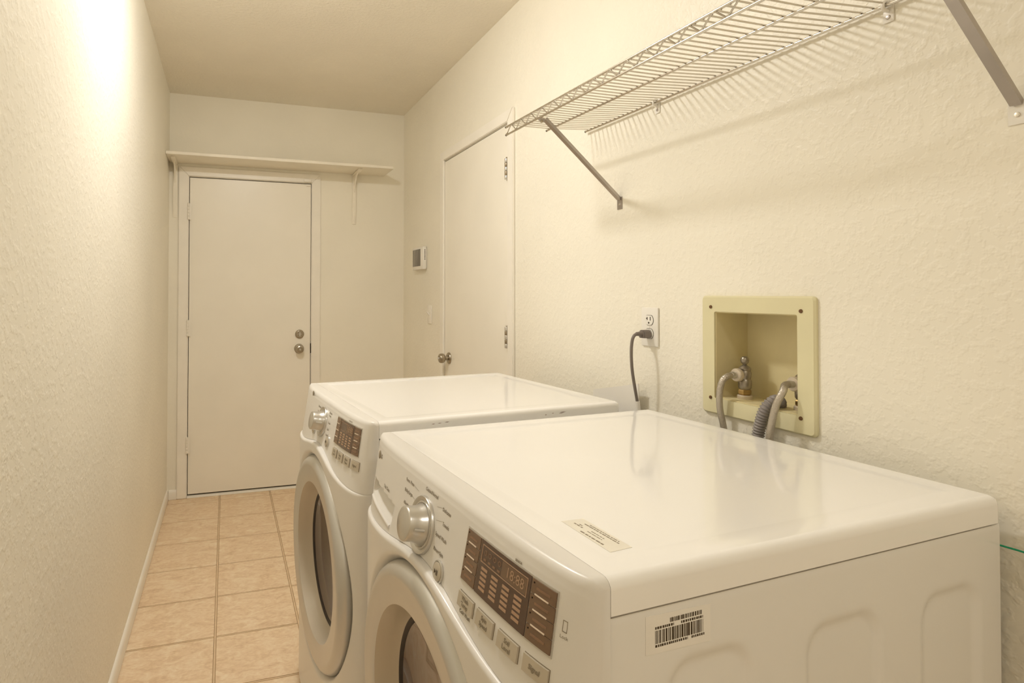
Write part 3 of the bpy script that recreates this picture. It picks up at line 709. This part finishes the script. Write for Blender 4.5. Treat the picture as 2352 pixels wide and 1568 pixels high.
            if not s.dry:
                out = []
                for (u, z) in col:
                    # drawer pull pocket
                    dv = sstep(0.545, 0.551, v) * (1 - sstep(0.700, 0.708, v)); zu = 0.886 + (v - 0.545) * 0.055; zo = 0.846 + (v - 0.545) * 0.075
                    dz = sstep(zo - 0.001, zo + 0.020, z) * (1 - sstep(zu - 0.002, zu + 0.002, z))
                    out.append((u - 0.019 * dv * dz * min(1, S * 1.1), z))
                col = out
            rows.append([bm.verts.new(L(u, v, z)) for u, z in col])
        for a, b_ in zip(rows, rows[1:]):
            for k in range(len(a) - 1): bm.faces.new((a[k], a[k + 1], b_[k + 1], b_[k]))
        for rw in (rows[0], rows[-1]): bm.faces.new(rw)
        s.panel = s.part('control_panel', bm, 'plastic', 50)
        # --- lower front: slightly proud ledge along the S-curve, dished around the door
        vc, zc, RD = W / 2 + (0.012 if not s.dry else 0.0), (0.549 if not s.dry else 0.517), (0.291 if not s.dry else 0.307)
        s.vc, s.zc = vc, zc
        bm = bmesh.new(); rows = []; nv, nz = 170, 200
        for i in range(nv + 1):
            t = i / nv; v = W * (0.5 - 0.5 * math.cos(math.pi * t)) * 0.3 + W * t * 0.7
            v = min(W - 0.0004, max(0.0004, v)); S = s.S(v); zbm = s.b(v) - 0.001; col = []
            rr = 0.007
            col.append((UJ, zbm))
            for k in range(0, 6):
                a = math.radians(90 * k / 5); col.append((UJ + (0.078 + 0.004 - rr + rr * math.sin(a)) * S, zbm - rr * (1 - math.cos(a))))
            for k in range(1, nz + 1):
                z = zbm - rr + (0.035 - zbm + rr) * k / nz
                f = 0.078 + 0.004
                d = math.hypot(v - vc, z - zc)
                f -= 0.030 * (1 - sstep(RD - 0.022, RD + 0.004, d)) + 0.055 * (1 - sstep(RD * 0.68, RD * 0.80, d))
                f -= 0.02 * sstep(0.62, 0.1, z) * 0
                col.append((UJ + f * S, z))
            col.append((UJ, 0.035))
            rows.append([bm.verts.new(L(u, v, z)) for u, z in col])
        for a, b_ in zip(rows, rows[1:]):
            for k in range(len(a) - 1): bm.faces.new((a[k], a[k + 1], b_[k + 1], b_[k]))
        for rw in (rows[0], rows[-1]): bm.faces.new(rw)
        s.part('lower_front', bm, 'plastic', 50)
        # --- door
        k = RD / 0.274; u0 = UJ + 0.052
        dr = empty('door', L(u0, vc, zc)); dr.parent = s.root
        ax = (-1, 0, 0)
        prof = [(0.255 * k, -0.012), (0.262 * k, 0.0), (0.2645 * k, 0.012), (0.2625 * k, 0.020), (0.258 * k, 0.029), (0.250 * k, 0.0345), (0.241 * k, 0.0365), (0.239 * k, 0.0360), (0.220 * k, 0.0350), (0.200 * k, 0.0325), (0.1955 * k, 0.031)]
        s.door = dr
        o = obj('door_ring', lathe(bmesh.new(), prof, (0, 0, 0), ax, 128, False), 'ring', dr, 60)
        prof = [(0.1955 * k, 0.031), (0.190 * k, 0.020), (0.183 * k, 0.004), (0.178 * k, -0.010), (0.174 * k, -0.014)]
        obj('inner_ring', lathe(bmesh.new(), prof, (0, 0, 0), ax, 128, False), 'ring_in', dr, 60)
        obj('gasket', lathe(bmesh.new(), [(0.174 * k, -0.014), (0.170 * k, -0.011), (0.166 * k, -0.013), (0.163 * k, -0.018)], (0, 0, 0), ax, 96, False), 'gasket', dr, 60)
        obj('door_glass', lathe(bmesh.new(), [(0.164 * k, -0.017), (0.150 * k, -0.024), (0.11 * k, -0.033), (0.06 * k, -0.038), (0, -0.040)], (0, 0, 0), ax, 96, False), 'glass', dr, 60)
        # --- feet
        for u in (0.08, 0.70):
            for v in (0.07, W - 0.07):
                s.part('foot', lathe(bmesh.new(), [(0.022, 0.0005), (0.022, 0.012), (0.012, 0.014), (0.012, 0.034)], L(u, v, 0), (0, 0, 1), 20), 'gasket', 40)

    def disc(s, name, prof, v, z, m, seg=40, parent=None, sx=1.0):
        """lathe standing on the front surface"""
        c = s.P(v, z, 0); n = s.N(v, z)
        return s.part(name, lathe(bmesh.new(), prof, c, n, seg), m, 40, parent)

    def controls(s, g):
        W = s.W
        # dial
        v, z = g['dial']; k = g.get('dk', 1.0)
        dl = empty('dial', (0, 0, 0)); dl.parent = s.root
        s.disc('bezel', [(0.0475 * k, -0.001), (0.0480 * k, 0.0035), (0.0465 * k, 0.0060), (0.0430 * k, 0.0055), (0.0395 * k, 0.0030), (0.0385 * k, 0.0045), (0.0365 * k, 0.0048), (0.0350 * k, 0.0030), (0.030 * k, 0.002)], v, z, 'silver', 64, dl)
        s.disc('knob', [(0.0345 * k, 0.002), (0.0340 * k, 0.006), (0.0310 * k, 0.012), (0.0290 * k, 0.022), (0.0285 * k, 0.034), (0.0275 * k, 0.0365), (0.0262 * k, 0.0372), (0, 0.0374)], v, z, 'silver', 64, dl)
        c = s.P(v, z, 0.014); n = s.N(v, z)
        # thumb ridge on the side of the knob
        tv = Vector((0, -1, 0)); tv = (tv - n * tv.dot(n)).normalized()
        bm = bmesh.new(); tube(bm, [c + tv * 0.0308 * k - n * 0.004, c + tv * 0.0295 * k + n * 0.006, c + tv * 0.0290 * k + n * 0.014], 0.0028 * k, 8); s.part('pointer_ridge', bm, 'silver', 50, dl)
        # small round keys
        v, z = g['power']; pk = empty('power_key', (0, 0, 0)); pk.parent = s.root
        s.disc('key_rim', [(0.0165 * k, -0.001), (0.0165 * k, 0.003), (0.0145 * k, 0.0042), (0.0130 * k, 0.003)], v, z, 'silver', 32, pk)
        s.disc('key_cap', [(0.0130 * k, 0.001), (0.0128 * k, 0.0048), (0.0105 * k, 0.0062), (0, 0.0066)], v, z, 'button', 32, pk)
        s.disc('key_symbol', [(0.0065 * k, 0.0062), (0.0065 * k, 0.0068), (0.0048 * k, 0.0068), (0.0048 * k, 0.0062)], v, z, 'ink', 24, pk)
        v, z = g['start']; pk = empty('start_key', (0, 0, 0)); pk.parent = s.root
        s.disc('key_rim', [(0.0175 * k, -0.001), (0.0175 * k, 0.0028), (0.0158 * k, 0.0036), (0.0148 * k, 0.0025)], v, z, 'silver', 32, pk)
        s.disc('key_cap', [(0.0146 * k, 0.001), (0.0144 * k, 0.0040), (0.0120 * k, 0.0052), (0, 0.0056)], v, z, 'button', 32, pk)
        bm = bmesh.new()
        def flat(pts):
            vs = [bm.verts.new(s.P(v - a * k, z + b_ * k, 0.0061)) for a, b_ in pts]; bm.faces.new(vs)
        flat([(-0.0055, -0.004), (0.0, 0.0), (-0.0055, 0.004)]); flat([(0.001, -0.004), (0.0026, -0.004), (0.0026, 0.004), (0.001, 0.004)]); flat([(0.0042, -0.004), (0.0058, -0.004), (0.0058, 0.004), (0.0042, 0.004)])
        s.part('key_symbol', bm, 'ink_dark', None, pk)
        # display
        v0, v1, z0, z1 = g['disp']; sk = 0.003
        dp = empty('display', (0, 0, 0)); dp.parent = s.root
        s.part('display_rim', s.patch(bmesh.new(), v0 - 0.0022, v1 + 0.0022, z0 - 0.0022, z1 + 0.0022, -0.003, 0.0012, 10, 2), 'silver', 40, dp)
        wv = v1 - v0; c0, c1 = v0 + wv * 0.215, v1 - wv * 0.195     # near keys | window | far keys
        s.part('window', s.patch(bmesh.new(), c0 + 0.0006, c1 - 0.0006, z0, z1, 0.0, 0.0020, 8, 2), 'dbrown', 40, dp)
        h = (z1 - z0) / 4
        for (a, b_) in ((v0, c0 - 0.0015), (c1 + 0.0015, v1)):
            for j in range(4):
                ky = s.part('key', s.patch(bmesh.new(), a, b_, z0 + j * h + 0.0004, z0 + (j + 1) * h - 0.0004, 0.0, 0.0023, 4, 2), 'brown', 40, dp)
                s.part('key_word', s.patch(bmesh.new(), a + (b_ - a) * 0.22, a + (b_ - a) * 0.78, z0 + (j + 0.5) * h - 0.0016, z0 + (j + 0.5) * h + 0.0012, 0.0022, 0.0026, 3, 1), 'dprint_dim', None, dp)
                if j: s.part('key_bar', s.patch(bmesh.new(), a + (b_ - a) * 0.25, a + (b_ - a) * 0.82, z0 + j * h + 0.0003, z0 + j * h + 0.0019, 0.0022, 0.0030, 3, 1), 'keybar', None, dp)
                s.disc('key_led', [(0.0011, 0.0022), (0.0011, 0.0027), (0, 0.0028)], b_ - (b_ - a) * 0.10, z0 + (j + 0.75) * h, 'gap', 8, dp)
        # window print: outlined panel with digits, four columns of lights
        wz = z1 - z0; cw = c1 - c0
        p0, p1, q0, q1 = c0 + cw * 0.05, c1 - cw * 0.05, z1 - wz * 0.40, z1 - wz * 0.07
        bm = bmesh.new(); t_ = 0.0011
        for (a, b_, c, d) in ((p0, p1, q0, q0 + t_), (p0, p1, q1 - t_, q1), (p0, p0 + t_, q0, q1), (p1 - t_, p1, q0, q1)): s.patch(bm, a, b_, c, d, 0.0019, 0.0024, 6, 1)
        s.part('window_outline', bm, 'dprint' if not s.dry else 'dprint_dim', None, dp)
        s.part('window_pane', s.patch(bmesh.new(), p0 + 0.002, p0 + (p1 - p0) * 0.52, q0 + 0.002, q1 - 0.002, 0.0019, 0.0022, 5, 1), 'brown', None, dp)
        s.text('18:88', p0 + (p1 - p0) * 0.24, (q0 + q1) / 2, (q1 - q0) * 0.78, 'dprint', 0.0025, parent=dp, name='display_digits')
        for j in range(4):
            vv = p1 - (p1 - p0) * (0.09 + 0.11 * j)
            if not s.dry:
                s.disc('display_icon', [(0.0034, 0.0019), (0.0034, 0.0024), (0.0024, 0.0024), (0.0024, 0.0019)], vv, q1 - (q1 - q0) * 0.38, 'dprint_dim', 16, dp)
                s.part('icon_word', s.patch(bmesh.new(), vv - 0.003, vv + 0.003, q0 + (q1 - q0) * 0.16, q0 + (q1 - q0) * 0.28, 0.0019, 0.0024, 1, 1), 'dprint_dim', None, dp)
        for i in range(4):
            vv = c1 - cw * (0.155 + 0.225 * i)
            for j in range(5):
                zz = z0 + wz * (0.515 - 0.092 * j) - wz * 0.012
                s.part('indicator', s.patch(bmesh.new(), vv - cw * 0.065, vv + cw * 0.065, zz - wz * 0.026, zz + wz * 0.026, 0.0019, 0.0024, 3, 1), 'dprint', None, dp)
        # row of four square keys
        for (a, b_, lines) in g['keys']:
            kz0, kz1 = g['kz']
            kb = empty('option_key', (0, 0, 0)); kb.parent = s.root
            s.part('key_slot', s.patch(bmesh.new(), a - 0.0008, b_ + 0.0008, kz0 - 0.0008, kz1 + 0.0008, -0.002, 0.0005, 4, 2), 'ink', 40, kb)
            bm = s.patch(bmesh.new(), a, b_, kz0, kz1, -0.002, 0.0034, 4, 2); s.part('key_cap', bm, 'button', 40, kb)
            n = len(lines)
            for i, ln in enumerate(lines):
                s.text(ln, (a + b_) / 2, (kz0 + kz1) / 2 + (0.5 * (n - 1) - i) * 0.0078, 0.0082, 'ink', 0.0038, parent=kb, name='key_text', bold=0.0002)
        # cycle names and their pointer lines
        for (txt, v, z, sz, ln) in g['labels']:
            s.text(txt, v, z, sz, 'ink', 0.0005, name='cycle_name', bold=0.00015)
            if ln:
                bm = bmesh.new(); (a0, b0), (a1, b1) = ln; nseg = 6; A = []
                for i in range(nseg + 1):
                    t = i / nseg; a, b_ = a0 + (a1 - a0) * t, b0 + (b1 - b0) * t
                    A.append([bm.verts.new(s.P(a, b_ - 0.00025, 0.0004)), bm.verts.new(s.P(a, b_ + 0.00025, 0.0004))])
                for x_, y_ in zip(A, A[1:]): bm.faces.new((x_[0], y_[0], y_[1], x_[1]))
                s.part('pointer_line', bm, 'ink', None)
        # round maker's mark with its two letters
        v, z = g['logo']
        lg = empty('maker_mark', (0, 0, 0)); lg.parent = s.root
        s.disc('mark_disc', [(0.0085, -0.0005), (0.0085, 0.0008), (0.0080, 0.0011), (0, 0.0011)], v, z, 'ink', 24, lg)
        s.text('LG', v - 0.0175, z, 0.0125, 'ink', 0.0006, parent=lg, name='mark_letters', bold=0.0004)

wm = Machine('washing_machine', (1.165, 0.599), 3.7, 0.745, 'white front-loading washer in the foreground with a barcode sticker on its side', 'washer', False)
wm.build()
wm.controls(dict(dial=(0.405, 0.902), power=(0.484, 0.866), start=(0.318, 0.861), disp=(0.045, 0.247, 0.884, 0.954), kz=(0.8495, 0.8690),
    keys=[(0.201, 0.243, ['Wash', 'Temp']), (0.148, 0.190, ['Spin', 'Speed']), (0.094, 0.136, ['Soil', 'Level']), (0.043, 0.083, ['Signal'])],
    logo=(0.690, 0.947),
    labels=[('Cotton/Normal', 0.390, 0.9595, 0.0082, None), ('Delicates', 0.326, 0.949, 0.0082, ((0.338, 0.951), (0.362, 0.946))), ('Towels', 0.322, 0.929, 0.0082, ((0.336, 0.931), (0.358, 0.926))),
            ('Speed Wash', 0.331, 0.908, 0.0082, None), ('Rinse+Spin', 0.331, 0.886, 0.0082, None), ('Perm. Press', 0.487, 0.949, 0.0082, ((0.468, 0.949), (0.442, 0.946))), ('Bulky/Large', 0.486, 0.931, 0.0082, ((0.467, 0.930), (0.455, 0.928))),
            ('Allergiene', 0.484, 0.910, 0.0082, None), ('Cold Wash', 0.222, 0.8435, 0.0068, None), ('SENSOR', 0.120, 0.9585, 0.0040, None), ('Tub Clean', 0.600, 0.903, 0.0090, None)]))
ic = empty('lock_mark', (0, 0, 0)); ic.parent = wm.root
bm = bmesh.new()
for (a, b_, c, d) in ((0.0275, 0.0335, 0.917, 0.9176), (0.0275, 0.0335, 0.929, 0.9296), (0.0275, 0.0279, 0.917, 0.9296), (0.0331, 0.0335, 0.917, 0.9296)): wm.patch(bm, a, b_, c, d, 0.0001, 0.0005, 2, 1)
wm.part('mark_outline', bm, 'ink', None, ic)
wm.text('Lock', 0.0305, 0.9115, 0.0055, 'ink', 0.0005, parent=ic, name='mark_text')
# bright lip of the drawer pull and its pocket label
lip = bmesh.new(); tube(lip, [wm.P(0.549 + 0.150 * t / 12, 0.846 + 0.150 * t / 12 * 0.075, -0.001) for t in range(13)], 0.0038, 10); wm.part('drawer_lip', lip, 'plastic', 50)
# lid sticker and side barcode sticker (parts of the washer)
def lid_pt(u, v, z): return wm.L(u, v, z)
ZT = TOP - 0.0035
stk = empty('lid_sticker', (0, 0, 0)); stk.parent = wm.root
bm = bmesh.new(); q0 = [(0.702, 0.166), (0.667, 0.163), (0.669, 0.064), (0.705, 0.062)]
prism(bm, q0, 0.0001, 0.0004, lambda a, b, d: lid_pt(a, b, ZT + d)); wm.part('sticker_paper', bm, 'paper', None, stk)
for (uo, v_a, v_b, hh) in ((0.6735, 0.140, 0.082, 0.0016), (0.6775, 0.146, 0.078, 0.0020), (0.6850, 0.148, 0.141, 0.0018), (0.6890, 0.154, 0.136, 0.0022), (0.6855, 0.122, 0.096, 0.0014), (0.6905, 0.124, 0.095, 0.0014), (0.6985, 0.128, 0.082, 0.0024)):
    x_ = v_a; 
    while x_ > v_b:
        wl = random.uniform(0.003, 0.009); e_ = max(v_b, x_ - wl)
        bm = bmesh.new(); prism(bm, [(uo - hh / 2, x_), (uo + hh / 2, x_), (uo + hh / 2, e_), (uo - hh / 2, e_)], 0.0004, 0.00055, lambda a, b, d: lid_pt(a, b, ZT + d)); wm.part('print_line', bm, 'ink', None, stk)
        x_ = e_ - random.uniform(0.0008, 0.002)
bst = empty('barcode_sticker', (0, 0, 0)); bst.parent = wm.root
def side_pt(u, z, d): return wm.L(u, 0.0028 - d, z)
bm = bmesh.new(); prism(bm, [(0.706, 0.887), (0.607, 0.884), (0.607, 0.9285), (0.706, 0.931)], 0.0001, 0.0004, side_pt); wm.part('sticker_paper', bm, 'label', None, bst)
def bars(u0, u1, z0, z1, wmin, wmax, gmin, gmax):
    x_ = u0
    while x_ > u1:
        w_ = random.uniform(wmin, wmax); e_ = max(u1, x_ - w_)
        bm = bmesh.new(); prism(bm, [(x_, z0), (e_, z0), (e_, z1), (x_, z1)], 0.0004, 0.0006, side_pt); wm.part('print_bar', bm, 'ink_dark', None, bst)
        x_ = e_ - random.uniform(gmin, gmax)
bars(0.692, 0.619, 0.8975, 0.9125, 0.0005, 0.0030, 0.0005, 0.0018)
bars(0.670, 0.621, 0.9185, 0.9235, 0.0005, 0.0022, 0.0004, 0.0016)
bars(0.692, 0.664, 0.9140, 0.9168, 0.0015, 0.0028, 0.0007, 0.0014); bars(0.653, 0.619, 0.9140, 0.9168, 0.0015, 0.0028, 0.0007, 0.0014)
bars(0.692, 0.643, 0.8935, 0.8962, 0.0015, 0.0028, 0.0007, 0.0014); bars(0.637, 0.617, 0.8935, 0.8962, 0.0015, 0.0028, 0.0007, 0.0014)

dm = Machine('tumble_dryer', (1.117, 1.452), 4.9, 0.685, 'white front-loading dryer behind the washer with brown display', 'dryer', True)
dm.build()
dm.controls(dict(dial=(0.352, 0.917), dk=0.93, power=(0.425, 0.880), start=(0.264, 0.878), disp=(0.038, 0.205, 0.892, 0.960), kz=(0.858, 0.8795),
    keys=[(0.163, 0.198, ['Dry', 'Level']), (0.117, 0.152, ['Temp', 'Ctrl']), (0.072, 0.107, ['More', 'Time']), (0.028, 0.061, ['Signal'])],
    logo=(0.530, 0.972),
    labels=[('Normal', 0.285, 0.9535, 0.0080, None), ('Heavy', 0.286, 0.9455, 0.0080, None), ('Towels', 0.283, 0.926, 0.0080, None), ('Small', 0.284, 0.908, 0.0080, None), ('Speed Dry', 0.278, 0.8925, 0.0080, None),
            ('Delicates', 0.415, 0.950, 0.0080, None), ('Ultra', 0.420, 0.935, 0.0080, None), ('Time', 0.428, 0.918, 0.0080, None), ('SENSOR DRY', 0.108, 0.9655, 0.0040, None)]))
# scuffs on the dryer's near lid edge
for (u, z, w_, h_) in ((0.615, 0.966, 0.010, 0.0012), (0.598, 0.967, 0.012, 0.0010), (0.578, 0.968, 0.014, 0.0013), (0.268, 0.963, 0.006, 0.0016), (0.245, 0.966, 0.007, 0.0012), (0.218, 0.967, 0.022, 0.0014), (0.222, 0.9645, 0.018, 0.0012)):
    bm = bmesh.new(); prism(bm, [(u, z), (u - w_ * 0.4, z + h_), (u - w_, z + h_ * 0.7), (u - w_ * 0.6, z - h_ * 0.3)], 0.0001, 0.0003, lambda a, b, d: dm.L(a, -d, b)); dm.part('scuff', bm, 'scuff', None)

# ------------------------------------------------------------------ ceiling lamp (above the picture's top edge) and added fill dome
def dome_lamp(label, x, y, m, R):
    r = tag(empty('ceiling_lamp', (x, y, ZC)), label, 'lamp', 'round ceiling lamps')
    dchild(obj('base_ring', lathe(bmesh.new(), [(R + 0.012, 0), (R + 0.014, -0.010), (R + 0.006, -0.020), (R - 0.004, -0.020)], (x, y, ZC - 0.0003), (0, 0, 1), 48, False), 'trim', None, 40), r)
    dchild(obj('glass_dome', lathe(bmesh.new(), [(R, -0.016), (R * 0.97, -0.026), (R * 0.86, -0.037), (R * 0.66, -0.047), (R * 0.36, -0.053), (0, -0.055)], (x, y, ZC), (0, 0, 1), 48, False), m, None, 60), r)
dome_lamp('round opal glass ceiling lamp above the aisle beside the dryer', 0.14, 1.86, 'dome', 0.086)
dome_lamp('added round fill light on the ceiling behind the camera', 0.40, -0.55, 'fill_dome', 0.145)  # out of view, added only as fill light
